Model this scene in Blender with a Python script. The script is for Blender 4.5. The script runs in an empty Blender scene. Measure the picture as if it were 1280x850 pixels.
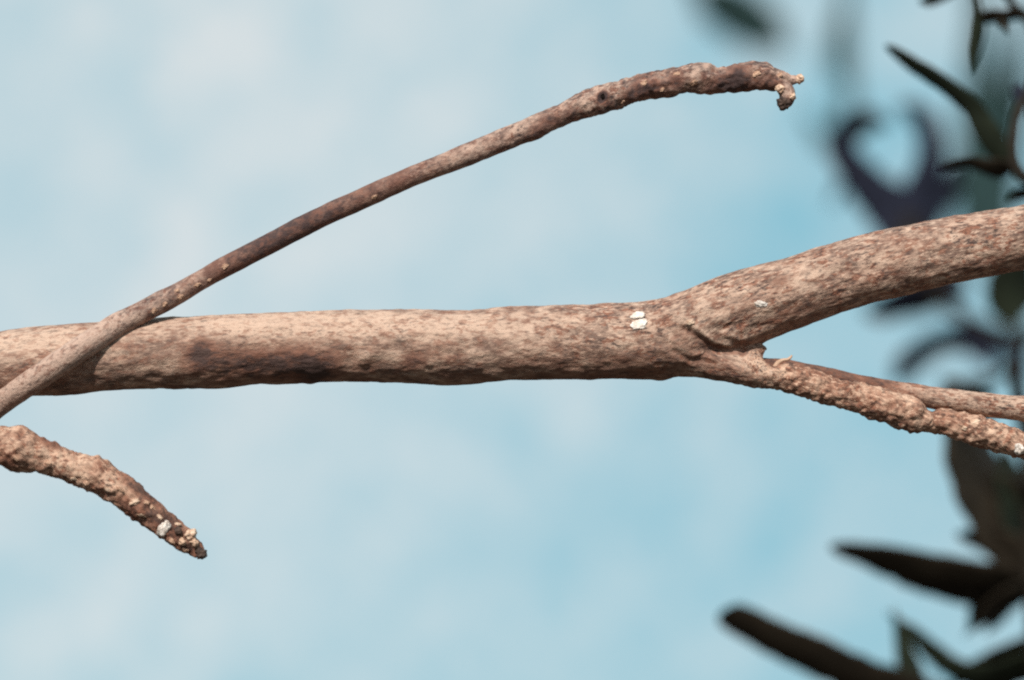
import bpy, bmesh, math, random
import numpy as np
from mathutils import Vector, Matrix, kdtree
from mathutils.bvhtree import BVHTree

random.seed(7)
scene = bpy.context.scene
col = scene.collection

# ------------------------------------------------------------------ camera
S = 0.000125            # metres per layout unit (the frame is 16 cm wide at the branch)
FOCUS = 0.444           # distance camera - branch, metres
FU = FOCUS / S
PITCH = math.radians(15.0)
ORIGIN = Vector((0.0, 0.0, 1.5))        # middle of the view, at the branch
ROT = Matrix.Rotation(PITCH, 3, 'X')

cam_d = bpy.data.cameras.new('camera')
cam = bpy.data.objects.new('camera', cam_d)
col.objects.link(cam)
cam.location = ORIGIN + ROT @ Vector((0, -FOCUS, 0))
cam.rotation_euler = (math.radians(90) + PITCH, 0, 0)
cam_d.sensor_width = 36.0
cam_d.lens = FOCUS * 36.0 / 0.16
cam_d.clip_start = 0.01
cam_d.clip_end = 1000
cam_d.dof.use_dof = True
cam_d.dof.focus_distance = FOCUS - 0.002
cam_d.dof.aperture_fstop = 9.0
scene.camera = cam

# ------------------------------------------------------------------ sky and sun
SUN_DIR = Vector((-0.20, -0.83, 0.52)).normalized()      # towards the sun
sun_el = math.asin(SUN_DIR.z)
sun_az = math.atan2(SUN_DIR.x, SUN_DIR.y)

world = bpy.data.worlds.new('World')
scene.world = world
world.use_nodes = True
nt = world.node_tree
nt.nodes.clear()
def wn(t, **kw):
    n = nt.nodes.new(t)
    for k, v in kw.items():
        setattr(n, k, v)
    return n
w_out = wn('ShaderNodeOutputWorld')
w_bg = wn('ShaderNodeBackground')
w_bg.inputs['Strength'].default_value = 0.1
sky = wn('ShaderNodeTexSky', sky_type='NISHITA')
sky.sun_disc = False
sky.sun_elevation = sun_el
sky.sun_rotation = sun_az
sky.air_density = 1.0
sky.dust_density = 1.2
tc = wn('ShaderNodeTexCoord')
def wnoise(scale, detail, rough, off):
    mp = wn('ShaderNodeMapping'); mp.inputs['Location'].default_value = off
    nt.links.new(tc.outputs['Generated'], mp.inputs['Vector'])
    n = wn('ShaderNodeTexNoise')
    n.inputs['Scale'].default_value = scale
    n.inputs['Detail'].default_value = detail
    n.inputs['Roughness'].default_value = rough
    nt.links.new(mp.outputs['Vector'], n.inputs['Vector'])
    return n.outputs['Fac']
def wmap(sock, a, b, c, d):
    m = wn('ShaderNodeMapRange'); m.interpolation_type = 'SMOOTHSTEP'
    nt.links.new(sock, m.inputs['Value'])
    for k, v in zip(('From Min', 'From Max', 'To Min', 'To Max'), (a, b, c, d)):
        m.inputs[k].default_value = v
    return m.outputs['Result']
# thin high cloud veil over the whole sky: soft drifts plus a fine fleecy grain
drift = wmap(wnoise(6.0, 3.0, 0.5, (4.02, 8.94, 6.11)), 0.26, 0.72, 0.0, 1.0)
fleece = wmap(wnoise(48.0, 6.0, 0.75, (3.1, 1.7, 0.4)), 0.36, 0.64, 0.0, 1.0)
veil = wn('ShaderNodeMixRGB'); veil.blend_type = 'MIX'
veil.inputs['Color1'].default_value = (2.2, 5.35, 6.55, 1)     # thin veil, blue shining through
veil.inputs['Color2'].default_value = (7.6, 8.0, 8.0, 1)     # thicker veil, near white
mixf = wn('ShaderNodeMixRGB'); mixf.inputs['Fac'].default_value = 0.47
nt.links.new(drift, mixf.inputs['Color1']); nt.links.new(fleece, mixf.inputs['Color2'])
nt.links.new(mixf.outputs['Color'], veil.inputs['Fac'])
sep = wn('ShaderNodeSeparateXYZ')
nt.links.new(tc.outputs['Generated'], sep.inputs['Vector'])
cover = wmap(sep.outputs['Z'], -0.03, 0.03, 0.0, 0.92)
w_mix = wn('ShaderNodeMixRGB')
nt.links.new(cover, w_mix.inputs['Fac'])
nt.links.new(sky.outputs['Color'], w_mix.inputs['Color1'])
nt.links.new(veil.outputs['Color'], w_mix.inputs['Color2'])
g_mix = wn('ShaderNodeMixRGB')                                   # below the horizon: sunlit ground
g_mix.inputs['Color1'].default_value = (1.1, 0.95, 0.78, 1)
nt.links.new(wmap(sep.outputs['Z'], -0.03, 0.03, 0.0, 1.0), g_mix.inputs['Fac'])
nt.links.new(w_mix.outputs['Color'], g_mix.inputs['Color2'])
nt.links.new(g_mix.outputs['Color'], w_bg.inputs['Color'])
nt.links.new(w_bg.outputs['Background'], w_out.inputs['Surface'])

sun_d = bpy.data.lights.new('sun', 'SUN')
sun_d.energy = 5.0
sun_d.angle = math.radians(0.6)
sun_d.color = (1.0, 0.93, 0.84)
sun = bpy.data.objects.new('sun', sun_d)
col.objects.link(sun)
sun.location = (0, 0, 5)
sun.rotation_euler = SUN_DIR.to_track_quat('Z', 'Y').to_euler()

vs = scene.view_settings
vs.view_transform = 'Standard'
vs.look = 'None'
vs.exposure = 0.0
vs.gamma = 1.0
vs.use_curve_mapping = False
scene.render.engine = 'CYCLES'
scene.cycles.max_bounces = 6
scene.cycles.use_denoising = False
scene.cycles.filter_width = 2.1

# ------------------------------------------------------------------ helpers
def lay(x, y, d=0.0):
    """a spot of the layout drawing (x right, y down, d back) to local units"""
    k = 1.0 + d / FU
    return np.array([(x - 640.0) * k, d, (425.0 - y) * k])

RM = np.array(ROT)
def to_world(v):
    return (np.asarray(v) * S) @ RM.T + np.array(ORIGIN)

def hash3(ix, iy, iz, seed):
    h = (ix.astype(np.int64) * 374761393 + iy.astype(np.int64) * 668265263
         + iz.astype(np.int64) * 2147483647 + seed * 1274126177) & 0xffffffff
    h = ((h ^ (h >> 13)) * 1274126177) & 0xffffffff
    h = ((h ^ (h >> 16)) * 2246822519) & 0xffffffff
    return (h ^ (h >> 15)) & 0xffffffff

def vnoise(p, seed=0):
    """smooth value noise in -1..1, p (n,3)"""
    f = np.floor(p); t = p - f; t = t * t * t * (t * (t * 6 - 15) + 10)
    i = f.astype(np.int64)
    r = np.zeros(len(p))
    for a in (0, 1):
        wx = t[:, 0] if a else 1 - t[:, 0]
        for b in (0, 1):
            wy = t[:, 1] if b else 1 - t[:, 1]
            for c in (0, 1):
                wz = t[:, 2] if c else 1 - t[:, 2]
                r += wx * wy * wz * (hash3(i[:, 0] + a, i[:, 1] + b, i[:, 2] + c, seed) / 4294967295.0)
    return r * 2 - 1

def worley(p, seed=0):
    f = np.floor(p).astype(np.int64)
    best = np.full(len(p), 9.0)
    for a in (-1, 0, 1):
        for b in (-1, 0, 1):
            for c in (-1, 0, 1):
                q = f + np.array([a, b, c])
                h = hash3(q[:, 0], q[:, 1], q[:, 2], seed)
                j = np.stack([(h & 1023) / 1023.0, ((h >> 10) & 1023) / 1023.0, ((h >> 20) & 1023) / 1023.0], 1)
                d = ((q + j - p) ** 2).sum(1)
                best = np.minimum(best, d)
    return np.sqrt(best)

def spline(pts, step):
    """Catmull-Rom through rows (any columns), resampled about every step units of the first three"""
    P = np.array(pts, float)
    P = np.vstack([2 * P[0] - P[1], P, 2 * P[-1] - P[-2]])
    P[0, 3:] = P[1, 3:]; P[-1, 3:] = P[-2, 3:]
    out = []
    for i in range(1, len(P) - 2):
        n = max(2, int(np.linalg.norm(P[i + 1, :3] - P[i, :3]) / step))
        t = np.linspace(0, 1, n, endpoint=False)[:, None]
        a, b, c, d = P[i - 1], P[i], P[i + 1], P[i + 2]
        out.append(0.5 * (2 * b + (c - a) * t + (2 * a - 5 * b + 4 * c - d) * t ** 2 + (3 * b - a - 3 * c + d) * t ** 3))
    out.append(P[-2][None])
    return np.vstack(out)

def limb(pts):
    """(x, y, d, r) rows of the layout to local rows"""
    return [list(lay(x, y, d)) + [r * (1 + d / FU)] for x, y, d, r in pts]

def tube(pts, step, segs):
    """sweep; returns verts, faces, limb coordinates (s, up, back)"""
    C = spline(pts, step)
    c, r = C[:, :3], np.maximum(C[:, 3], 0.3)
    T = np.gradient(c, axis=0); T /= np.linalg.norm(T, axis=1)[:, None]
    Y = np.array([0, 1.0, 0])
    N = np.cross(T, Y) * -1.0
    bad = np.linalg.norm(N, axis=1) < 1e-6
    N[bad] = (0, 0, 1)
    N /= np.linalg.norm(N, axis=1)[:, None]
    B = np.cross(T, N)
    s = np.concatenate([[0], np.cumsum(np.linalg.norm(np.diff(c, axis=0), axis=1))])
    th = np.linspace(0, 2 * np.pi, segs, endpoint=False)
    ct, st = np.cos(th), np.sin(th)
    V = c[:, None, :] + r[:, None, None] * (N[:, None, :] * ct[None, :, None] + B[:, None, :] * st[None, :, None])
    L = np.stack([np.repeat(s[:, None], segs, 1), r[:, None] * ct[None], r[:, None] * st[None]], 2)
    D = N[:, None, :] * ct[None, :, None] + B[:, None, :] * st[None, :, None]
    n = len(c)
    F = []
    for i in range(n - 1):
        for j in range(segs):
            k = (j + 1) % segs
            F.append((i * segs + j, i * segs + k, (i + 1) * segs + k, (i + 1) * segs + j))
    F.append(tuple(range(segs - 1, -1, -1)))
    F.append(tuple((n - 1) * segs + j for j in range(segs)))
    return V.reshape(-1, 3), F, L.reshape(-1, 3), D.reshape(-1, 3)

def empty(name, at, label, cat, group=None):
    o = bpy.data.objects.new(name, None)
    o.empty_display_size = 0.01
    o.location = Vector(to_world(at))
    col.objects.link(o)
    o['label'] = label; o['category'] = cat
    if group: o['group'] = group
    return o

def build(name, V, F, m, parent=None, attrs=None, label=None, smooth=True):
    W = to_world(V)
    base = np.array(parent.location) if parent is not None else np.zeros(3)
    if parent is not None and parent.parent is not None:
        base = base + np.array(parent.parent.location)
    off = np.zeros(3)
    if parent is not None:                 # origin of the part in its own middle
        off = W.mean(0) - base
    me = bpy.data.meshes.new(name)
    me.from_pydata((W - base - off).tolist(), [], [tuple(f) for f in F])
    if attrs:
        for k, a in attrs.items():
            a = np.asarray(a, np.float32)
            if a.ndim == 2:
                at = me.attributes.new(k, 'FLOAT_VECTOR', 'POINT'); at.data.foreach_set('vector', a.ravel())
            else:
                at = me.attributes.new(k, 'FLOAT', 'POINT'); at.data.foreach_set('value', a)
    if smooth:
        me.polygons.foreach_set('use_smooth', [True] * len(me.polygons))
    bm = bmesh.new(); bm.from_mesh(me); bmesh.ops.recalc_face_normals(bm, faces=bm.faces); bm.to_mesh(me); bm.free()
    me.materials.append(m)
    o = bpy.data.objects.new(name, me)
    col.objects.link(o)
    o.parent = parent
    o.location = Vector(off)
    if label: o['label'] = label
    return o

# ------------------------------------------------------------------ materials
def new_mat(name):
    m = bpy.data.materials.new(name); m.use_nodes = True
    t = m.node_tree; t.nodes.clear()
    out = t.nodes.new('ShaderNodeOutputMaterial')
    b = t.nodes.new('ShaderNodeBsdfPrincipled')
    t.links.new(b.outputs['BSDF'], out.inputs['Surface'])
    b.inputs['Specular IOR Level'].default_value = 0.25
    return m, t, b

def ramp(t, sock, stops, mode='LINEAR'):
    r = t.nodes.new('ShaderNodeValToRGB'); r.color_ramp.interpolation = mode
    e = r.color_ramp.elements
    while len(e) < len(stops): e.new(0.5)
    for q, (p, c) in zip(e, stops):
        q.position = p; q.color = (*c, 1)
    t.links.new(sock, r.inputs['Fac'])
    return r.outputs['Color']

def tnoise(t, vec, scale, detail=4, rough=0.6, kind='ShaderNodeTexNoise'):
    n = t.nodes.new(kind)
    n.inputs['Scale'].default_value = scale
    if 'Detail' in n.inputs: n.inputs['Detail'].default_value = detail
    if 'Roughness' in n.inputs: n.inputs['Roughness'].default_value = rough
    t.links.new(vec, n.inputs['Vector'])
    return n

def mix(t, fac, a, b, mode='MIX'):
    n = t.nodes.new('ShaderNodeMixRGB'); n.blend_type = mode
    for s, v in (('Fac', fac), ('Color1', a), ('Color2', b)):
        if isinstance(v, (int, float)): n.inputs[s].default_value = v
        elif isinstance(v, tuple): n.inputs[s].default_value = (*v, 1)
        else: t.links.new(v, n.inputs[s])
    return n.outputs['Color']

def mrange(t, sock, a, b, c=0.0, d=1.0):
    m = t.nodes.new('ShaderNodeMapRange'); m.interpolation_type = 'SMOOTHSTEP'
    t.links.new(sock, m.inputs['Value'])
    for k, v in zip(('From Min', 'From Max', 'To Min', 'To Max'), (a, b, c, d)):
        m.inputs[k].default_value = v
    return m.outputs['Result']

def bark(name, light, mid, dark, red, stretch=0.6, fine=0.16, speck=0.85, blot=0.5, bump=0.6):
    """bark on limb coordinates ('limb': s, up, back in layout units); 'stain', 'pale' and 'grain' 0..1 are bark marks, some with shade or light put into the colour"""
    m, t, b = new_mat(name)
    def attr(n):
        q = t.nodes.new('ShaderNodeAttribute'); q.attribute_name = n
        return q
    a, st, pl, gr = attr('limb'), attr('stain_shade'), attr('pale'), attr('grain')
    def math_(op, x, y, z=None):
        q = t.nodes.new('ShaderNodeMath'); q.operation = op
        for i, v in enumerate((x, y, z)):
            if v is None: continue
            if isinstance(v, (int, float)): q.inputs[i].default_value = v
            else: t.links.new(v, q.inputs[i])
        return q.outputs[0]
    mp = t.nodes.new('ShaderNodeMapping'); mp.inputs['Scale'].default_value = (stretch, 1, 1)
    t.links.new(a.outputs['Vector'], mp.inputs['Vector'])
    vec = mp.outputs['Vector']
    big = tnoise(t, vec, 0.03, 3, 0.6).outputs['Fac']
    pat = tnoise(t, vec, fine * 0.32, 4, 0.6).outputs['Fac']
    midn = tnoise(t, vec, fine * 0.8, 3, 0.6).outputs['Fac']
    mp2 = t.nodes.new('ShaderNodeMapping'); mp2.inputs['Scale'].default_value = (stretch * 0.6, 1, 1)
    t.links.new(a.outputs['Vector'], mp2.inputs['Vector'])
    fin = tnoise(t, mp2.outputs['Vector'], fine * 1.9, 5, 0.7).outputs['Fac']
    clump = mrange(t, tnoise(t, vec, fine * 0.22, 3, 0.6).outputs['Fac'], 0.38, 0.62, 0.5, 1.0)
    grn = math_('MULTIPLY', gr.outputs['Fac'], clump)
    base = ramp(t, pat, [(0.34, tuple(0.5 * d + 0.5 * q for d, q in zip(dark, mid))), (0.48, mid), (0.64, light)])
    base = mix(t, mrange(t, big, 0.45, 0.70, 0, blot), base, red)
    # pale areas, edges broken by the grain
    base = mix(t, mrange(t, math_('MULTIPLY_ADD', midn, 1.2, pl.outputs['Fac']), 0.80, 1.35, 0, 0.9), base, light)
    # reddish and dark flecks, pale flakes
    base = mix(t, math_('MULTIPLY', mrange(t, midn, 0.50, 0.40, 0, speck), grn), base, red)
    base = mix(t, math_('MULTIPLY', mrange(t, fin, 0.49, 0.385, 0, speck), grn), base, dark)
    base = mix(t, math_('MULTIPLY', mrange(t, fin, 0.53, 0.63, 0, 0.85), gr.outputs['Fac']), base, light)
    stn = math_('MULTIPLY_ADD', math_('ADD', midn, fin), 1.3, st.outputs['Fac'])
    base = mix(t, mrange(t, stn, 1.45, 2.0, 0, 0.7), base, red)
    base = mix(t, mrange(t, stn, 1.65, 2.35, 0, 0.88), base, dark)
    t.links.new(base, b.inputs['Base Color'])
    b.inputs['Roughness'].default_value = 0.85
    bn = t.nodes.new('ShaderNodeBump')
    bn.inputs['Strength'].default_value = bump
    bn.inputs['Distance'].default_value = 0.0004
    f2 = tnoise(t, vec, fine * 2.2, 4, 0.65)
    t.links.new(f2.outputs['Fac'], bn.inputs['Height'])
    t.links.new(bn.outputs['Normal'], b.inputs['Normal'])
    return m

def plain(name, c1, c2, scale, rough=0.7, bump=0.3, spec=0.25):
    m, t, b = new_mat(name)
    b.inputs['Specular IOR Level'].default_value = spec
    tcn = t.nodes.new('ShaderNodeTexCoord')
    n = tnoise(t, tcn.outputs['Object'], scale, 5, 0.65)
    t.links.new(ramp(t, n.outputs['Fac'], [(0.35, c1), (0.65, c2)]), b.inputs['Base Color'])
    b.inputs['Roughness'].default_value = rough
    bn = t.nodes.new('ShaderNodeBump'); bn.inputs['Strength'].default_value = bump
    bn.inputs['Distance'].default_value = 0.0003
    t.links.new(n.outputs['Fac'], bn.inputs['Height'])
    t.links.new(bn.outputs['Normal'], b.inputs['Normal'])
    return m

M_BRANCH = bark('branch_bark', (0.535, 0.376, 0.291), (0.252, 0.158, 0.121), (0.050, 0.034, 0.033), (0.242, 0.102, 0.065), speck=0.92, blot=0.35)
M_ROUGH = bark('scurfy_bark', (0.62, 0.42, 0.31), (0.30, 0.17, 0.12), (0.045, 0.028, 0.026), (0.26, 0.10, 0.06), stretch=0.9, fine=0.15, speck=0.8)
M_ARCH = bark('arched_twig_bark', (0.48, 0.335, 0.27), (0.17, 0.112, 0.095), (0.042, 0.030, 0.032), (0.20, 0.085, 0.058), stretch=0.9, fine=0.14, speck=0.85, blot=0.5)
M_WHITE = plain('white_crust', (0.50, 0.41, 0.35), (0.84, 0.78, 0.73), 1800, 0.85, 0.5)
M_CREAM = plain('cream_bud', (0.36, 0.21, 0.14), (0.74, 0.56, 0.43), 1500, 0.8, 0.5)
M_DARKBUD = plain('dark_bud', (0.03, 0.022, 0.02), (0.09, 0.055, 0.042), 900, 0.7)
M_RIDGE = plain('ridge_bark', (0.36, 0.22, 0.15), (0.58, 0.40, 0.29), 900, 0.8)
M_LEAF = plain('leaf_dark', (0.014, 0.011, 0.008), (0.034, 0.026, 0.018), 120, 0.75, 0.2, 0.1)  # near-black leaf colours: shade over the sprigs is put into the base colour
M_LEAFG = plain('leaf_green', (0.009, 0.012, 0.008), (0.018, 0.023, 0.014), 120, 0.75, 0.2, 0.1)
M_LEAFB = plain('leaf_bluish', (0.013, 0.015, 0.026), (0.022, 0.025, 0.044), 90, 0.75, 0.2, 0.1)
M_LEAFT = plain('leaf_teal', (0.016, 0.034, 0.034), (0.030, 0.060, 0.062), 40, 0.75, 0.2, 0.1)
M_FLECK = plain('bark_fleck', (0.24, 0.12, 0.08), (0.58, 0.38, 0.27), 1600, 0.85, 0.5)
M_HOLE_SHADE = plain('knot_hole_shade', (0.004, 0.003, 0.003), (0.012, 0.009, 0.008), 900, 0.95, 0.3, 0.02)  # near-black colour stands in for the shade inside the hole
M_STEM = plain('stem_bark', (0.012, 0.010, 0.008), (0.028, 0.022, 0.017), 300, 0.85, 0.4, 0.1)

# ------------------------------------------------------------------ forked branch
MAIN = limb([(-120, 470, 4, 43), (-40, 462, 2, 43.5), (40, 453, 0, 43), (100, 448, 0, 43), (200, 442.5, 0, 45.5), (300, 437.5, 0, 45.5), (385, 434, 0, 44),
             (450, 433, 0, 45), (560, 432.5, 0, 46.5), (640, 430.5, 0, 46.5), (700, 429, 0, 46), (770, 428, 0, 47), (820, 427, 0, 47), (860, 424, 2, 43)])
UPPER = limb([(770, 429, 0, 42), (830, 419, 0, 46), (890, 399, 0, 48), (945, 379, 0, 47.5), (1000, 361.5, 0, 45), (1060, 344, 2, 43.5), (1120, 328, 4, 42.5),
              (1200, 311, 8, 41.5), (1280, 296, 12, 41), (1400, 274, 20, 40)])
LOWER = limb([(800, 433, 0, 40), (850, 440, -3, 32), (900, 452, -10, 25), (940, 463, -16, 20.5), (980, 471, -16, 18.5), (1027, 485, -16, 17.5), (1074, 498, -14, 18.5), (1118, 512, -12, 20), (1146, 521, -10, 19),
              (1160, 526, -4, 15), (1178, 527, -4, 17), (1215, 536.5, -4, 19), (1250, 548, -4, 18.5), (1275, 556, -4, 17), (1300, 563, -4, 13), (1312, 566, -4, 3)])
SHOOT = limb([(950, 456, 2, 9), (985, 459, 2, 9), (1027, 467, 2, 8.5), (1074, 478, 3, 10), (1121, 488, 4, 10.5), (1168, 497, 6, 13), (1215, 504, 8, 15), (1300, 513, 12, 17), (1400, 524, 20, 18)])

branch = empty('forked_branch', lay(-120, 470, 4), 'thick tan bark branch running across the picture and forking at the right', 'branch')

def voxel_union(tubes, voxel, smooth_n):
    me = bpy.data.meshes.new('union')
    V, F, o = [], [], 0
    for v, f in tubes:
        V.append(v); F += [tuple(i + o for i in q) for q in f]; o += len(v)
    me.from_pydata(np.vstack(V).tolist(), [], F)
    ob = bpy.data.objects.new('union', me); col.objects.link(ob)
    rm = ob.modifiers.new('r', 'REMESH'); rm.mode = 'VOXEL'; rm.voxel_size = voxel; rm.adaptivity = 0
    dg = bpy.context.evaluated_depsgraph_get()
    ev = ob.evaluated_get(dg)
    m2 = ev.to_mesh()
    n = len(m2.vertices)
    co = np.empty(n * 3); m2.vertices.foreach_get('co', co); co = co.reshape(-1, 3)
    ed = np.empty(len(m2.edges) * 2, np.int32); m2.edges.foreach_get('vertices', ed); ed = ed.reshape(-1, 2)
    F = [tuple(p.vertices) for p in m2.polygons]
    ev.to_mesh_clear()
    bpy.data.objects.remove(ob); bpy.data.meshes.remove(me)
    deg = np.bincount(ed.ravel(), minlength=n)[:, None]
    for k in range(smooth_n):
        acc = np.zeros_like(co)
        for ax in range(3):
            acc[:, ax] = np.bincount(ed[:, 0], co[ed[:, 1], ax], n) + np.bincount(ed[:, 1], co[ed[:, 0], ax], n)
        co = co + 0.5 * (acc / deg - co)
    return co, F, ed

def normals(co, F):
    Fa = np.array([f for f in F if len(f) == 4])
    nn = np.cross(co[Fa[:, 2]] - co[Fa[:, 0]], co[Fa[:, 3]] - co[Fa[:, 1]])
    N = np.zeros_like(co)
    for k in range(4):
        for ax in range(3):
            N[:, ax] += np.bincount(Fa[:, k], nn[:, ax], len(co))
    return N / (np.linalg.norm(N, axis=1)[:, None] + 1e-12)

WEB = limb([(840, 425, -4, 24), (890, 431, -8, 16), (925, 435, -9, 11), (948, 438, -9, 8), (960, 440, -9, 5)])     # bark web in the crotch
tb = [tube(q, 3, 64)[:2] for q in (MAIN, UPPER, LOWER, WEB)]
co, F, ed = voxel_union(tb, 1.7, 14)
# limb coordinates from the nearest centre line (weighted by radius)
cl = []
for li, q in enumerate((MAIN, UPPER, LOWER)):
    C = spline(q, 3)
    c = C[:, :3]
    T = np.gradient(c, axis=0); T /= np.linalg.norm(T, axis=1)[:, None]
    N = -np.cross(T, np.array([0, 1.0, 0])); N /= np.linalg.norm(N, axis=1)[:, None]
    s = np.concatenate([[0], np.cumsum(np.linalg.norm(np.diff(c, axis=0), axis=1))]) + (0, 890, 920)[li]
    cl.append((c, T, N, s, C[:, 3]))
best = np.full(len(co), 1e9); LC = np.zeros_like(co); RGH = np.zeros(len(co))
for li, (c, T, N, s, r) in enumerate(cl):
    kd = kdtree.KDTree(len(c))
    for i, p in enumerate(c): kd.insert(p, i)
    kd.balance()
    idx = np.array([kd.find(p)[1] for p in co])
    v = co - c[idx]
    d = np.linalg.norm(v, axis=1) - r[idx]
    take = d < best
    B = np.cross(T[idx], N[idx])
    L = np.stack([s[idx] + (v * T[idx]).sum(1), (v * N[idx]).sum(1), (v * B).sum(1)], 1)
    LC[take] = L[take]; best[take] = d[take]
    if li == 2: RGH = np.where(take, np.clip((co[:, 0] + 640 - 880) / 110, 0, 1), 0.0)
# soften the rough mask over the seam
deg = np.bincount(ed.ravel(), minlength=len(co))
for k in range(25):
    RGH = 0.5 * RGH + 0.5 * (np.bincount(ed[:, 0], RGH[ed[:, 1]], len(co)) + np.bincount(ed[:, 1], RGH[ed[:, 0]], len(co))) / deg

NR = normals(co, F)
kp = 1 + co[:, 1] / FU
X = co[:, 0] / kp + 640; Yp = 425 - co[:, 2] / kp         # layout spot of every vertex
def gauss(x, y, sx, sy=None, ang=0.0, front=True, P=None):
    xx, yy, dd = (X, Yp, co[:, 1]) if P is None else P
    sy = sy or sx
    a = math.radians(ang); ca, sa = math.cos(a), math.sin(a)
    u = (xx - x) * ca + (yy - y) * sa; v = -(xx - x) * sa + (yy - y) * ca
    g = np.exp(-0.5 * ((u / sx) ** 2 + (v / sy) ** 2))
    return g * (dd < 6) if front else g

Q = LC * np.array([0.45, 1, 1])
disp = (2.2 * vnoise(LC / 70, 1) + 1.1 * vnoise(Q / 22, 2) + 0.9 * vnoise(Q / 9, 3) + 0.55 * vnoise(Q / 4.5, 4))
rough = 4.0 * (0.55 - worley(LC / 10, 5)) + 1.4 * vnoise(LC / 5, 6) + 1.8 * vnoise(LC / 20, 7)
disp = disp * (1 - RGH) + rough * RGH
# knuckles, dents and swellings seen on the stem
for x, y, sx, sy, ang, a in [(828, 476, 10, 6, 0, 4.5), (455, 447, 14, 6, -20, 2.5), (442, 449, 6, 8, 20, -2.2), (515, 448, 8, 6, 0, -2.0), (535, 415, 40, 8, 0, 1.2),
                             (250, 440, 10, 8, 0, -2.5), (390, 462, 5, 20, 10, 2.0), (680, 386, 30, 5, 0, 1.5), (900, 425, 30, 12, 20, -1.5), (880, 440, 24, 6, 30, 2.2),
                             (868, 425, 20, 4, 38, -3.0), (960, 446, 8, 5, 40, -3.0), (969, 450, 5, 6, 0, -4.5), (905, 445, 14, 5, 15, -2.0), (930, 395, 30, 5, -25, -1.2),
                             (1160, 514, 5, 7, 20, -4.0), (1140, 508, 14, 12, 20, 2.5), (560, 478, 30, 6, 0, 1.5), (210, 450, 18, 5, 15, 1.5), (220, 465, 16, 4, -5, 1.2)]:
    disp += a * gauss(x, y, sx, sy, ang)
def groove(pts, w):
    """1 on a polyline of layout spots, falling off over w, front face only"""
    best = np.full(len(X), 1e9)
    for (x0, y0), (x1, y1) in zip(pts[:-1], pts[1:]):
        dx, dy = x1 - x0, y1 - y0
        t = np.clip(((X - x0) * dx + (Yp - y0) * dy) / (dx * dx + dy * dy), 0, 1)
        best = np.minimum(best, (X - x0 - t * dx) ** 2 + (Yp - y0 - t * dy) ** 2)
    return np.exp(-0.5 * best / (w * w)) * (co[:, 1] < 2)
RIDGE = [(862, 404), (872, 411), (880, 416), (886, 421), (892, 427), (899, 429), (912, 432)]
CREASE = [(856, 411), (864, 416), (874, 422), (884, 430), (894, 434.5), (912, 438), (930, 440)]
for k, (x, y, sx, sy, ang) in enumerate([(845, 440, 16, 3, 35), (856, 452, 18, 3, 25), (838, 415, 14, 3, 50), (905, 418, 16, 3, 20), (920, 408, 18, 3, -10), (935, 425, 14, 2.6, 10), (890, 452, 20, 2.6, 12),
                                         (912, 458, 16, 2.6, 18), (875, 398, 12, 3, 30), (825, 430, 14, 3, 60), (945, 412, 16, 2.6, -20)]):
    disp += (1.5 if k % 2 else -1.7) * gauss(x, y, sx, sy, ang)                      # wrinkled bark collar
disp += 3.4 * groove(RIDGE, 3.0) - 2.4 * groove(CREASE, 2.6) - 1.6 * groove([(848, 420), (866, 434), (884, 440)], 4)
disp += 1.6 * groove([(843, 430), (866, 444), (892, 446)], 4) - 2.4 * groove([(962, 438), (967, 447), (972, 456)], 3.0)
co2 = co + NR * disp[:, None]
stain_shade = (1.0 * gauss(330, 455, 70, 16, -2) + 0.8 * gauss(250, 440, 14, 14) + 0.8 * gauss(395, 466, 16, 14) + 0.45 * gauss(780, 458, 60, 16) + 0.3 * gauss(880, 452, 40, 10, 15)  # dark bark patches, plus shade of the lower side painted in
         + 0.7 * gauss(515, 452, 12, 8) + 0.35 * gauss(1000, 395, 50, 10, -25) + 0.3 * gauss(680, 470, 140, 8) + 0.45 * groove(CREASE, 3.0)  # shadow below the ridge painted along the crease
         + 0.9 * gauss(968, 448, 6, 9, -30) + 0.55 * gauss(977, 352, 12, 7, -20) + 0.3 * gauss(930, 380, 26, 8, -20) + 0.5 * gauss(850, 420, 10, 6, 30))  # shade in the crotch pit painted too
pale = (0.75 * gauss(330, 405, 110, 13) + 0.7 * gauss(560, 408, 140, 14) + 0.8 * gauss(40, 432, 90, 18) + 0.75 * gauss(955, 458, 30, 9, 15) + 0.3 * gauss(1100, 322, 160, 18, -15)  # paler bark, plus sunlit upper band and sun-facing fork top painted in
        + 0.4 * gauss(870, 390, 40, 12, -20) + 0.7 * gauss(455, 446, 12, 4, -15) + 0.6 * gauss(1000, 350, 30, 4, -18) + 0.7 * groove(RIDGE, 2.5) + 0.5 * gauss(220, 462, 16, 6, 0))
grain = np.clip(0.5 + (X - 640) / 220, 0.6, 1.0)
stem = build('stem', co2, F, M_BRANCH, branch, {'limb': LC, 'stain_shade': stain_shade, 'pale': pale, 'grain': grain})
# the scurfy lower fork shares the mesh but wears its own bark
stem.data.materials.append(M_ROUGH)
mi = np.zeros(len(F), np.int32)
for i, f in enumerate(F):
    if RGH[list(f)].mean() + 0.25 * math.sin(f[0] * 12.9898) > 0.62: mi[i] = 1
stem.data.polygons.foreach_set('material_index', mi)

bvh_branch = BVHTree.FromPolygons([Vector(p) for p in co2], F)

def seat(bvh, x, y):
    p = lay(x, y, 0)
    eye = Vector((0, -FU, 0))
    hit, nrm, i, d = bvh.ray_cast(eye, (Vector(p) - eye).normalized())
    if hit is None:
        hit, nrm, i, d = bvh.find_nearest(Vector(p))
    if nrm.y > 0 and hit is not None: pass
    return hit, nrm

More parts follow.
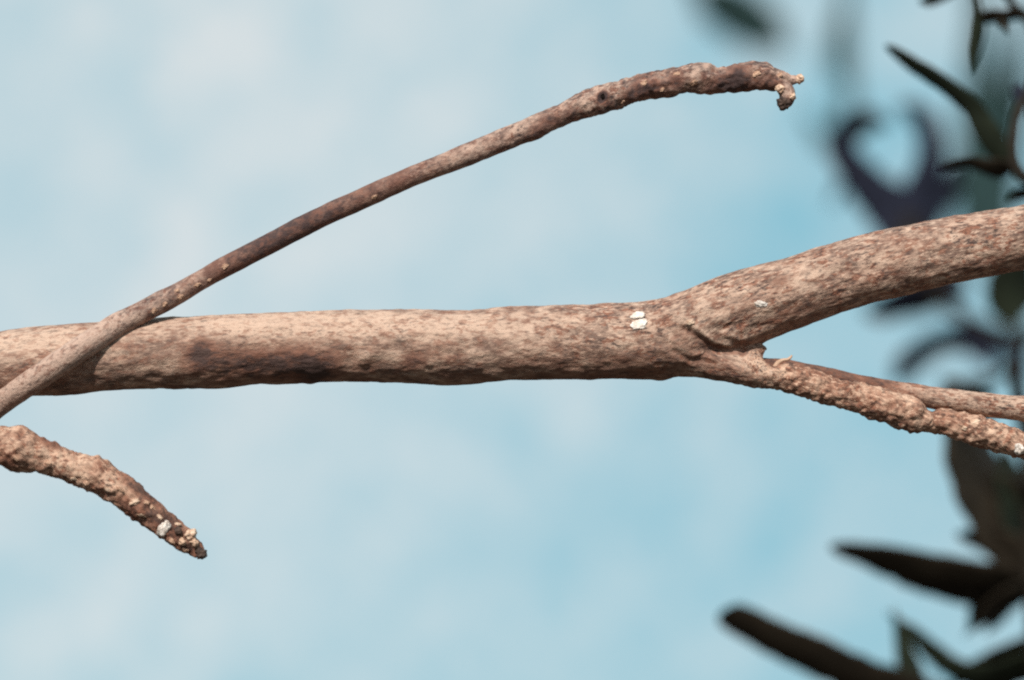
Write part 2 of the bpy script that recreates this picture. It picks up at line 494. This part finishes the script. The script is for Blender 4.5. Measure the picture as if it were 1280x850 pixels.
def lump(name, bvh, x, y, rx, ry, h, ang, m, parent, sink=0.25, seed=0, label=None, rag=0.24):
    """a small crust or bud sitting on the bark"""
    hit, nrm = seat(bvh, x, y)
    if nrm.dot(Vector((0, -1, 0))) < 0: nrm = -nrm if nrm.y > 0.5 else nrm
    a = math.radians(-ang)
    ux = Vector((math.cos(a), 0, math.sin(a)))
    ux = (ux - nrm * ux.dot(nrm)).normalized()
    uy = nrm.cross(ux)
    bm = bmesh.new(); bmesh.ops.create_icosphere(bm, subdivisions=4, radius=1.0)
    P = np.array([v.co[:] for v in bm.verts]); FF = [tuple(v.index for v in f.verts) for f in bm.faces]; bm.free()
    k = 1 + rag * 1.4 * vnoise(P * 1.7 + seed * 3.1, seed) + rag * vnoise(P * 4 + seed, seed + 1)
    P = P * k[:, None]
    V = np.array(hit) + np.outer(P[:, 0] * rx, np.array(ux)) + np.outer(P[:, 1] * ry, np.array(uy)) + np.outer(P[:, 2] * h + h * (0.5 - sink), np.array(nrm))
    return build(name, V, FF, m, parent, label=label)

lump('crust_spot', bvh_branch, 797, 394.5, 8.8, 5.4, 1.8, -15, M_WHITE, branch, seed=1, label='white crust spot')
lump('crust_spot', bvh_branch, 799, 405, 9.5, 6.6, 2.0, -15, M_WHITE, branch, seed=2, label='white crust spot')
lump('crust_spot', bvh_branch, 951, 380, 7, 4.2, 1.6, 10, M_WHITE, branch, seed=3, label='white crust spot')
lump('crust_spot', bvh_branch, 863, 403.5, 4.5, 3.2, 1.4, 0, M_CREAM, branch, seed=4)
lump('crust_spot', bvh_branch, 1274, 561, 7, 7, 4, 0, M_WHITE, branch, seed=5, label='white crust spot')
lump('crust_spot', bvh_branch, 1206, 535, 3.0, 3.0, 1.5, 0, M_CREAM, branch, seed=6)
lump('crust_spot', bvh_branch, 1218, 528, 6, 4, 1.2, 20, M_CREAM, branch, seed=8)

# smooth side shoot behind the scurfy lower fork
def shoot_part(name, pts, m, parent, amp, step=1.6, segs=56, stain_shade=None, pale=None, seed=20, rgh=0.0, knobs=(), label=None, grain=None):
    V, FF, L, D = tube(limb(pts) if len(pts[0]) == 4 and name != 'side_shoot' else pts, step, segs)
    Qs = L * np.array([0.5, 1, 1])
    dd = amp * (1.3 * vnoise(L / 45, seed) + 0.9 * vnoise(Qs / 14, seed + 1) + 0.6 * vnoise(Qs / 6, seed + 2) + 0.35 * vnoise(Qs / 3.5, seed + 3))
    if name == 'stem' and parent.name.startswith('arched'):      # smooth shaft, knobbly towards the tip
        dd = dd * np.clip(0.5 + (L[:, 0] - 750) / 500, 0.5, 1) + np.clip((L[:, 0] - 880) / 150, 0, 1) * 1.0 * (3.2 * (0.55 - worley(L / 13, 65)) + 1.3 * vnoise(L / 5, 66))
    if rgh: dd = dd + rgh * (3.0 * (0.55 - worley(L / 11, seed + 5)) + 1.6 * vnoise(L / 5, seed + 6))
    kp = 1 + V[:, 1] / FU
    P = (V[:, 0] / kp + 640, 425 - V[:, 2] / kp, V[:, 1])
    ends = np.minimum(1, np.minimum(L[:, 0], L[:, 0].max() - L[:, 0]) / 12)
    for x, y, sx, sy, ang, a in knobs:
        dd = dd + a * gauss(x, y, sx, sy, ang, False, P) * (D[:, 1] < 0.35)
    V2 = V + D * (dd * np.clip(ends, 0.15, 1))[:, None]
    at = {'limb': L + seed * 17.0}
    at['grain'] = grain(P, L) if grain else np.ones(len(V))
    at['stain_shade'] = stain_shade(P, L) if stain_shade else np.zeros(len(V))
    at['pale'] = pale(P, L) if pale else np.zeros(len(V))
    o = build(name, V2, FF, m, parent, at, label)
    return o, BVHTree.FromPolygons([Vector(p) for p in V2], FF)

shoot_part('side_shoot', SHOOT, M_BRANCH, branch, 0.8, seed=31, stain_shade=lambda P, L: 0.75 * np.clip((1170 - P[0]) / 80, 0, 1), pale=lambda P, L: 0.45 * np.clip((P[0] - 1130) / 60, 0, 1), label='smooth pale shoot lying along the scurfy lower fork')
# hooked spur in the crotch of the fork
shoot_part('spur', [(968, 460, -18, 3.4), (973, 453, -18, 3.2), (979, 450, -18, 2.6), (984, 449.5, -18, 2.4), (988, 447, -18, 2.0), (990, 444, -18, 1.0)], M_RIDGE, branch, 0.6, 0.8, 20, seed=40)
# ------------------------------------------------------------------ arched twig in front of the branch
twig = empty('arched_twig', lay(-110, 590, -62), 'long slender dark brown twig arching over the thick branch, knobbly tip at upper right', 'twig')
ARCH = [(-110, 590, 10, 13), (-50, 545, -6, 14), (0, 505, -22, 14.5), (25, 487, -36, 15), (50, 470, -47, 15.5), (75, 453, -51, 16), (100, 436, -50, 16), (125, 420, -42, 15.5), (150, 404.5, -31, 15), (185, 386, -22, 14), (220, 368, -18, 13.3), (278, 335, -16, 12.8), (336, 305, -16, 12.6), (395, 274.5, -18, 12.8),
        (460, 245, -20, 12.6), (518, 219.5, -22, 12.4), (576, 197, -24, 13.4), (635, 172.5, -26, 15), (694, 147.5, -22, 14.6), (725, 133.5, -20, 16), (760, 122, -18, 17.2), (800, 110, -16, 16),
        (831, 104.5, -14, 16.2), (857, 99, -13, 17), (879, 97.5, -12, 19.5), (902, 100, -12, 16.2), (932, 97, -12, 17.5), (955, 96.5, -12, 15.5), (975, 100, -12, 11.5), (990, 100, -12, 7), (998, 100, -12, 4), (1000, 100, -12, 1)]
def arch_stain_shade(P, L):
    x, y, d = P
    return (0.68 * np.exp(-0.5 * ((x - 390) / 110) ** 2) + 2.6 * gauss(753, 121, 4.0, 5.5, 20, False, P) + 1.0 * gauss(925, 99, 14, 14, 0, False, P) + 0.8 * gauss(963, 106, 11, 8, 0, False, P)  # twig tones, plus the dark inside of the hole painted in
            + 0.8 * gauss(820, 109, 16, 9, 0, False, P) + 0.7 * gauss(688, 152, 24, 9, -25, False, P) + 0.7 * gauss(845, 100, 8, 7, 0, False, P) + 0.25 * gauss(330, 305, 60, 60, 0, False, P) + 0.8 * gauss(790, 118, 14, 7, -15, False, P) + 0.8 * gauss(900, 108, 16, 8, 0, False, P))
def arch_pale(P, L):
    x, y, d = P
    return (0.85 * (1 / (1 + np.exp((x - 165) / 18))) + 0.6 * gauss(866, 97, 8, 10, 0, False, P) + 0.4 * gauss(884, 90, 10, 6, 0, False, P) + 0.75 * gauss(940, 90, 9, 6, 0, False, P)
            + 0.6 * gauss(225, 372, 8, 6, -30, False, P) + 0.5 * gauss(195, 385, 8, 6, 0, False, P) + 0.5 * gauss(280, 333, 8, 5, 0, False, P) + 0.6 * gauss(830, 100, 14, 6, 0, False, P) + 0.45 * gauss(600, 190, 40, 12, -22, False, P)
            + 0.5 * gauss(975, 92, 8, 4, 0, False, P))
astem, bvh_arch = shoot_part('stem', ARCH, M_ARCH, twig, 0.9, 1.5, 64, arch_stain_shade, arch_pale, 60, 0.0, grain=lambda P, L: np.clip(0.75 + (P[0] - 600) / 120, 0.75, 1.0),
    knobs=[(753, 121, 3.5, 5, 20, -6), (672, 172, 10, 6, -25, 2.5), (879, 80, 10, 6, 0, 0.5), (895, 86, 6, 5, 0, -1.5), (940, 82, 14, 6, 0, 1.5), (866, 112, 8, 5, 0, -1.5), (885, 115, 12, 5, 0, 1.5), (962, 113, 7, 5, 0, 2)])
hook, bvh_hook = shoot_part('tip_hook', [(974, 101, -14, 8), (980, 109, -16, 10), (984, 117, -18, 10.5), (983, 125, -19, 9.5), (980, 131, -19, 7), (978, 136, -19, 2)], M_ARCH, twig, 0.9, 1.0, 40,
    lambda P, L: 1.4 * gauss(978, 131, 8, 7, 0, False, P), lambda P, L: 0.7 * gauss(989, 117, 5, 8, 0, False, P), 70, label='short drooping hook at the twig tip')
lump('bud', bvh_hook, 979, 129.5, 7.5, 8, 5, 0, M_DARKBUD, twig, seed=11, label='dark round bud at the hook end')
lump('bud', bvh_hook, 975.5, 110.5, 5.5, 5, 4.5, 10, M_CREAM, twig, seed=12, label='cream bud')
lump('bud', bvh_arch, 999.5, 99.5, 5.5, 5.5, 5, 0, M_CREAM, twig, seed=13, sink=0.5, label='cream bud at the very tip')
lump('bud', bvh_hook, 990, 121, 4, 4, 3.5, 0, M_CREAM, twig, seed=14)

for k, (x, y, r) in enumerate([(193, 388, 3.2), (206, 380, 2.6), (226, 371, 3.6), (221, 363, 2.4), (247, 356, 2.8), (262, 350, 2.2), (281, 333, 3.4), (468, 246, 2.6), (846, 92, 3.0), (805, 104, 3.4),
                                (868, 103, 4.0), (945, 92, 4.2), (828, 112, 2.8), (778, 128, 2.6), (975, 94, 3.2)]):
    lump('bark_fleck', bvh_arch, x, y, r * 1.2, r * 0.8, 0.8, -30, M_FLECK, twig, seed=100 + k, rag=0.35)
lump('hole_shade_lump', bvh_arch, 753, 121, 3.6, 5.0, 1.2, 15, M_HOLE_SHADE, twig, seed=140, label='small black lump standing in for the shade inside a knot hole')  # black lump paints the shade inside the hole

# ------------------------------------------------------------------ knobbly twig, lower left
knob = empty('knobbly_twig', lay(-110, 540, -72), 'short rough reddish twig stub drooping from the left edge below the thick branch', 'twig')
KN = [(-110, 540, -72, 22), (-50, 547, -70, 23), (0, 557, -68, 24), (25, 562, -67, 25), (50, 570, -66, 21), (80, 581, -64, 19.5), (115, 592, -62, 20.5), (140, 607, -61, 20.5), (165, 624, -60, 20), (185, 639, -60, 18),
      (205, 655, -60, 16.5), (222, 668, -60, 14), (236, 679, -60, 11.5), (245, 687, -60, 9), (252, 693, -60, 6), (256, 697, -60, 2)]
def kn_stain(P, L):
    return (0.5 * gauss(22, 545, 6, 3, -30, False, P) + 0.35 * np.clip((P[0] - 130) / 60, 0, 1) + 0.7 * gauss(60, 553, 16, 5, 25, False, P) + 0.7 * gauss(175, 612, 20, 7, 42, False, P) + 0.6 * gauss(160, 637, 16, 8, 40, False, P) + 0.55 * gauss(215, 655, 14, 10, 40, False, P)
            + 0.5 * gauss(190, 645, 12, 8, 40, False, P) + 0.6 * gauss(5, 575, 14, 8, 15, False, P) + 0.4 * gauss(120, 598, 8, 14, 10, False, P) + 0.5 * gauss(235, 685, 12, 7, 40, False, P))
def kn_pale(P, L):
    return 0.7 * gauss(70, 575, 30, 10, 22, False, P) + 0.6 * gauss(140, 602, 14, 10, 35, False, P) + 0.6 * gauss(105, 600, 10, 6, 20, False, P)
kstem, bvh_kn = shoot_part('stem', KN, M_ROUGH, knob, 1.0, 1.5, 64, kn_stain, kn_pale, 80, 1.0,
    knobs=[(28, 537, 9, 6, 0, 3), (70, 556, 12, 5, 25, 2.2), (130, 575, 12, 5, 25, 3.0), (160, 598, 10, 5, 45, 1.8), (20, 587, 14, 5, 0, 2), (27, 546, 11, 9, 0, 3.5), (25, 547, 4.5, 3.8, 0, -6), (205, 650, 5, 4, 40, -2.5), (232, 664, 8, 4, 30, 2.5), (220, 682, 8, 4, 40, 2.0), (185, 648, 6, 5, 40, -2)])
lump('bud', bvh_kn, 205, 661, 6.5, 10.5, 3.5, 24, M_WHITE, knob, seed=21, label='white oval bud')
lump('bud', bvh_kn, 168, 627.5, 6.5, 4, 1.8, -25, M_CREAM, knob, seed=22)
lump('bud', bvh_kn, 238, 668, 7, 6, 4.5, -20, M_CREAM, knob, seed=23, label='cream bud at the tip')
lump('bud', bvh_kn, 242, 678, 6, 5, 5, 30, M_RIDGE, knob, seed=24)
lump('bud', bvh_kn, 251, 692, 6.5, 6, 5, 40, M_DARKBUD, knob, seed=25)
lump('bud', bvh_kn, 228, 677, 5, 4, 4, 30, M_RIDGE, knob, seed=26)
lump('bud', bvh_kn, 92, 598, 5, 3, 1.5, 20, M_CREAM, knob, seed=27)
lump('bud', bvh_kn, 222, 664, 5, 4, 4, 30, M_DARKBUD, knob, seed=28)

for k, (x, y, r) in enumerate([(176, 644, 3.4), (190, 634, 3.0), (214, 676, 3.2), (200, 646, 2.8), (183, 628, 2.6), (150, 612, 3.2), (135, 612, 2.6), (108, 603, 3.0), (232, 688, 3.0), (222, 655, 3.2), (60, 578, 2.8), (20, 572, 3.0)]):
    lump('bark_fleck', bvh_kn, x, y, r * 1.4, r * 0.9, 1.1, 35, M_FLECK if k % 3 else M_CREAM, knob, seed=160 + k, rag=0.35)

# ------------------------------------------------------------------ leafy sprigs behind
def leaf(parent, pts, m, d0, tilt=40, fold=-0.12, name='leaf', seed=0, thick=3.0, turn=0.25):
    """blade along (x, y, d, half width) rows: folded along the midrib, tilted about its length, closed and with thickness"""
    rows = limb([(x, y, d0 + d, w) for x, y, d, w in pts])
    C = spline(rows, 6)
    c, w = C[:, :3], np.maximum(C[:, 3], 0.6)
    T = np.gradient(c, axis=0); T /= np.linalg.norm(T, axis=1)[:, None]
    N = -np.cross(T, np.array([0, 1.0, 0])); N /= np.linalg.norm(N, axis=1)[:, None]
    a = math.radians(tilt)
    Nd = np.array([turn, -math.cos(a), -math.sin(a)])[None] * np.ones((len(c), 1))      # the blade hangs: its face looks down and forward
    Nd = Nd - (Nd * T).sum(1)[:, None] * T
    Nd /= np.linalg.norm(Nd, axis=1)[:, None]
    Wd = np.cross(Nd, T)
    w = w / np.maximum(0.5, np.abs((Wd * N).sum(1)))
    n = len(c)
    s = np.arange(n) * 6.0
    us = np.linspace(-1, 1, 9)
    top, bot = [], []
    for u in us:
        e = 1 + 0.06 * vnoise(np.stack([s / 17, np.full(n, u * 3.0 + seed), np.zeros(n)], 1), seed)
        z = fold * abs(u) * w
        th = thick * (0.35 + 0.65 * (1 - abs(u))) * np.minimum(1, w / 8)
        p = c + Wd * (u * w * e)[:, None] + Nd * z[:, None]
        top.append(p + Nd * th[:, None] * 0.5); bot.append(p - Nd * th[:, None] * 0.5)
    ringv = np.stack(top + bot[::-1], 1)        # n, 18, 3
    k = ringv.shape[1]
    FF = []
    for i in range(n - 1):
        for j in range(k):
            q = (j + 1) % k
            FF.append((i * k + j, i * k + q, (i + 1) * k + q, (i + 1) * k + j))
    FF.append(tuple(range(k - 1, -1, -1))); FF.append(tuple((n - 1) * k + j for j in range(k)))
    return build(name, ringv.reshape(-1, 3), FF, m, parent)

def sprig_stem(parent, pts, d0, m=None, seed=0):
    rows = limb([(x, y, d0 + d, r) for x, y, d, r in pts])
    V, FF, L, D = tube(rows, 4, 20)
    V = V + D * (1.0 * vnoise(L / 20, seed + 7) + 0.6 * vnoise(L / 8, seed + 8))[:, None]
    return build('stem', V, FF, m or M_STEM, parent)

# lower right, nearest
D1 = 1250
sp = empty('leafy_sprig', lay(1310, 900, D1), 'dark brown leafy sprig in the lower right corner with long blunt leaves pointing left', 'sprig', 'blurred leafy sprigs behind the branch')
sprig_stem(sp, [(1310, 920, 0, 13), (1300, 830, 0, 13), (1292, 740, 0, 12), (1290, 650, 0, 12), (1285, 560, 5, 11), (1270, 480, 10, 9), (1262, 450, 10, 6)], D1, seed=1)
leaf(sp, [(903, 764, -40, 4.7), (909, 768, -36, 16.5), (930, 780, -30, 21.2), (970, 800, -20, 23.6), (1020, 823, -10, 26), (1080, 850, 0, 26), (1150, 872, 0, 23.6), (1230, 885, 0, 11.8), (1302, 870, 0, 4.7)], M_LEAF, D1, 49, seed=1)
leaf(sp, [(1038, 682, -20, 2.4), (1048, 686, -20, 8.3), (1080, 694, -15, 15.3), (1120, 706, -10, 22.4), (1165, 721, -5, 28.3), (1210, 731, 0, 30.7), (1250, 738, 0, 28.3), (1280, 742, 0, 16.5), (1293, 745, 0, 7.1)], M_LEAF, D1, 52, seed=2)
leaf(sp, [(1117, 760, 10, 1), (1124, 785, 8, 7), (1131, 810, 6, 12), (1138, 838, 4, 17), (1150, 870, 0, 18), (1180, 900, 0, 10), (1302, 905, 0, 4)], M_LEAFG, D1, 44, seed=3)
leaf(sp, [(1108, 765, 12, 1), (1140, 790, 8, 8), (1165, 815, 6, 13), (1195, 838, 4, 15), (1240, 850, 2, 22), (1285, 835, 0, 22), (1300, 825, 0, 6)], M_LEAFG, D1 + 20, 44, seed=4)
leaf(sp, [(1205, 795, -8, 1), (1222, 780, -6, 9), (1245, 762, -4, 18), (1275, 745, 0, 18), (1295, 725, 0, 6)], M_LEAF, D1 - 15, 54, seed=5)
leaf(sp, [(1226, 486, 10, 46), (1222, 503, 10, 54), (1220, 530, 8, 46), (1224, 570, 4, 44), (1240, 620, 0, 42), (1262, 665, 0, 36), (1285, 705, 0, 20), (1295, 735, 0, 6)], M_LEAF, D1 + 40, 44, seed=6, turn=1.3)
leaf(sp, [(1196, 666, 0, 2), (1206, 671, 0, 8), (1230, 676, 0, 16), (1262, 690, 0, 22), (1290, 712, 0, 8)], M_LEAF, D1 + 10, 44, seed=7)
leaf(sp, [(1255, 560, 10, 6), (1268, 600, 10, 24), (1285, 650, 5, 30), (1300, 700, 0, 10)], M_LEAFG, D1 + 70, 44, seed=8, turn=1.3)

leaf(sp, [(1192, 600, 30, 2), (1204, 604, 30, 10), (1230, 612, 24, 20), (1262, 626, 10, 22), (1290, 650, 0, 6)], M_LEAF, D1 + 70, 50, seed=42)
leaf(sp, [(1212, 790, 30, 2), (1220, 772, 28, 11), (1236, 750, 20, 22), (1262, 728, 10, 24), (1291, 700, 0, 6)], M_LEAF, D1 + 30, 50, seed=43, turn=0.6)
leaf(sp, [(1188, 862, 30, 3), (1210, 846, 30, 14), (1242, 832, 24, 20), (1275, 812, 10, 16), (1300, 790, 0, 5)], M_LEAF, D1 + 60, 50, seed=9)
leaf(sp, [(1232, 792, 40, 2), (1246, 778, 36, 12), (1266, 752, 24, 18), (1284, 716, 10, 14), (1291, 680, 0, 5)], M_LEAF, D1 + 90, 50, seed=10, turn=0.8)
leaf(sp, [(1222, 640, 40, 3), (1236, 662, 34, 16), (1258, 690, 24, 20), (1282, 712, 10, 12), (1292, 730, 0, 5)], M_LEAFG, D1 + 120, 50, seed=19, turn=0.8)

# upper right
D2 = 700
sp = empty('leafy_sprig', lay(1330, 260, D2), 'dark green leafy sprig at the top right edge with one slender leaf pointing up left', 'sprig', 'blurred leafy sprigs behind the branch')
sprig_stem(sp, [(1340, 270, 0, 9), (1300, 236, 0, 8), (1268, 205, 0, 8), (1270, 150, 10, 6), (1290, 100, 20, 5), (1292, 40, 20, 5), (1270, 12, 20, 5), (1240, -30, 20, 4)], D2, seed=2)
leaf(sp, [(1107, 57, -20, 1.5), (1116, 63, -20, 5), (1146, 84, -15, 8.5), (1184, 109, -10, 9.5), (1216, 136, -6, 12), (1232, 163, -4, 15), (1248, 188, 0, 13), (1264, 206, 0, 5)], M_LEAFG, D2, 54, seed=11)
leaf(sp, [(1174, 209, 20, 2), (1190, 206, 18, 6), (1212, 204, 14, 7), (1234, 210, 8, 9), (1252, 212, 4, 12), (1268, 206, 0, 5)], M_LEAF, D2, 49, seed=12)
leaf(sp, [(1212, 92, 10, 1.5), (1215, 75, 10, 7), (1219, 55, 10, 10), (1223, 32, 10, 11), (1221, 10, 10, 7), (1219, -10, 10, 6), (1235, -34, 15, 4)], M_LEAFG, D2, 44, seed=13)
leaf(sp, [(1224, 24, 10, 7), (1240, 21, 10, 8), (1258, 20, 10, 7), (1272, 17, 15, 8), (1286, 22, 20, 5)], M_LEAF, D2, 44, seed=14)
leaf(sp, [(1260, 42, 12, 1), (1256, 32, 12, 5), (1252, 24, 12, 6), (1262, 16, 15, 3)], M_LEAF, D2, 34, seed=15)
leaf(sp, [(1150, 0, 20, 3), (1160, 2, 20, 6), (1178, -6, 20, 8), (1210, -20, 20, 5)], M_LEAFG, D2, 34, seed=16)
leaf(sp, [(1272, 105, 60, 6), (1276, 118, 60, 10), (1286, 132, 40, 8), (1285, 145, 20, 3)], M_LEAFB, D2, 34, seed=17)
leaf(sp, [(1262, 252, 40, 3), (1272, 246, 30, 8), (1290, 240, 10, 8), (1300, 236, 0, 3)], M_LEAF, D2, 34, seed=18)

# middle right, farther: bluish and softer
D3 = 3000
sp = empty('leafy_sprig', lay(1340, 420, D3), 'soft bluish leafy sprig behind the upper fork, two leaves curling into a heart shaped gap', 'sprig', 'blurred leafy sprigs behind the branch')
sprig_stem(sp, [(1340, 425, 0, 9), (1290, 420, 0, 9), (1240, 412, 0, 8), (1190, 385, 0, 9), (1150, 340, 0, 12), (1138, 300, 0, 14), (1136, 270, 0, 12)], D3, seed=3)
leaf(sp, [(1110, 156, -30, 3.6), (1094, 152, -25, 12), (1068, 159, -20, 18), (1053, 181, -15, 19.2), (1064, 207, -10, 21.6), (1088, 236, -5, 26.4), (1114, 264, 0, 31.2), (1132, 295, 0, 28.8), (1142, 325, 0, 9.6)], M_LEAFB, D3, 39, seed=21)
leaf(sp, [(1124, 130, 30, 3.6), (1140, 138, 28, 10.8), (1157, 155, 24, 15.6), (1164, 182, 18, 18), (1162, 212, 12, 20.4), (1152, 245, 6, 25.2), (1144, 285, 2, 26.4), (1142, 325, 0, 9.6)], M_LEAFB, D3, 39, seed=22)
leaf(sp, [(1080, 392, -10, 3.8), (1100, 388, -10, 16.2), (1140, 375, -5, 23.8), (1175, 365, 0, 25), (1196, 362, 0, 17.5), (1200, 375, 0, 6.2)], M_LEAFB, D3, 39, seed=23)
leaf(sp, [(1120, 480, 0, 5), (1130, 464, 0, 16.2), (1152, 443, 0, 17.5), (1178, 428, 0, 15), (1202, 424, 0, 18.8), (1226, 420, 0, 15), (1242, 413, 0, 6.2)], M_LEAFB, D3, 39, seed=24)
leaf(sp, [(1240, 462, 5, 2.5), (1234, 448, 5, 11.2), (1226, 430, 4, 22.5), (1222, 412, 2, 21.2), (1226, 398, 0, 6.2)], M_LEAFB, D3, 39, seed=25)
leaf(sp, [(1268, 405, 0, 5), (1264, 390, 0, 25), (1266, 365, 0, 35), (1274, 340, 0, 30), (1290, 310, 0, 6.2)], M_LEAFG, D3 - 1200, 39, seed=26)
leaf(sp, [(1176, 474, 0, 3.8), (1186, 479, 0, 8.8), (1205, 484, 0, 10), (1250, 470, 0, 6.2), (1290, 425, 0, 3.8)], M_LEAF, D3 - 800, 34, seed=27)
leaf(sp, [(1184, 262, 0, 2.5), (1188, 248, 0, 7.5), (1196, 235, 0, 7.5), (1206, 222, 0, 2.5)], M_LEAFB, D3, 34, seed=28)

leaf(sp, [(1206, 200, 60, 3), (1192, 214, 50, 9), (1180, 236, 40, 13), (1172, 262, 20, 14), (1160, 310, 0, 6)], M_LEAFB, D3 + 500, 38, seed=29)
leaf(sp, [(1040, 255, 40, 3), (1056, 232, 40, 8), (1082, 226, 30, 9), (1110, 250, 20, 9), (1138, 300, 0, 6)], M_LEAFB, D3 + 1200, 38, seed=30)
leaf(sp, [(1300, 470, 40, 5), (1275, 455, 40, 16), (1262, 432, 30, 18), (1262, 415, 0, 6)], M_LEAFB, D3 + 800, 38, seed=41)

# farthest: only teal smudges
D4 = 8200
sp = empty('leafy_sprig', lay(1420, -40, D4), 'faint teal smudge of far out of focus leaves near the top right', 'sprig', 'blurred leafy sprigs behind the branch')
sprig_stem(sp, [(1420, -60, 0, 6.5), (1250, -70, 0, 6.5), (1060, -60, 0, 6.5), (900, -40, 0, 6.5), (860, -20, 0, 5.2)], D4, seed=4)
leaf(sp, [(985, 62, 0, 5.3), (960, 42, 0, 24.6), (930, 22, 0, 31.6), (895, 0, 0, 28.1), (870, -20, 0, 8.8)], M_LEAFT, D4, 34, seed=31)
leaf(sp, [(1050, 105, 0, 3.9), (1048, 80, 0, 13), (1052, 45, 0, 15.6), (1056, 10, 0, 7.8), (1058, -50, 0, 3.9)], M_LEAFT, D4, 34, seed=32)
leaf(sp, [(1010, 140, 0, 3.9), (1040, 175, 0, 14.3), (1060, 150, 0, 11.7), (1062, 60, 0, 5.2), (1060, -55, 0, 3.9)], M_LEAFT, D4, 34, seed=33)
leaf(sp, [(1290, 420, 0, 5.2), (1260, 340, 0, 23.4), (1250, 250, 0, 26), (1270, 120, 0, 18.2), (1290, 0, 0, 7.8), (1290, -60, 0, 5.2)], M_LEAFT, D4, 34, seed=34)
leaf(sp, [(1210, 330, 0, 4), (1215, 260, 0, 26), (1225, 180, 0, 30), (1230, 90, 0, 24), (1225, 0, 0, 10), (1200, -68, 0, 4)], M_LEAFT, D4 + 2500, 34, seed=35)
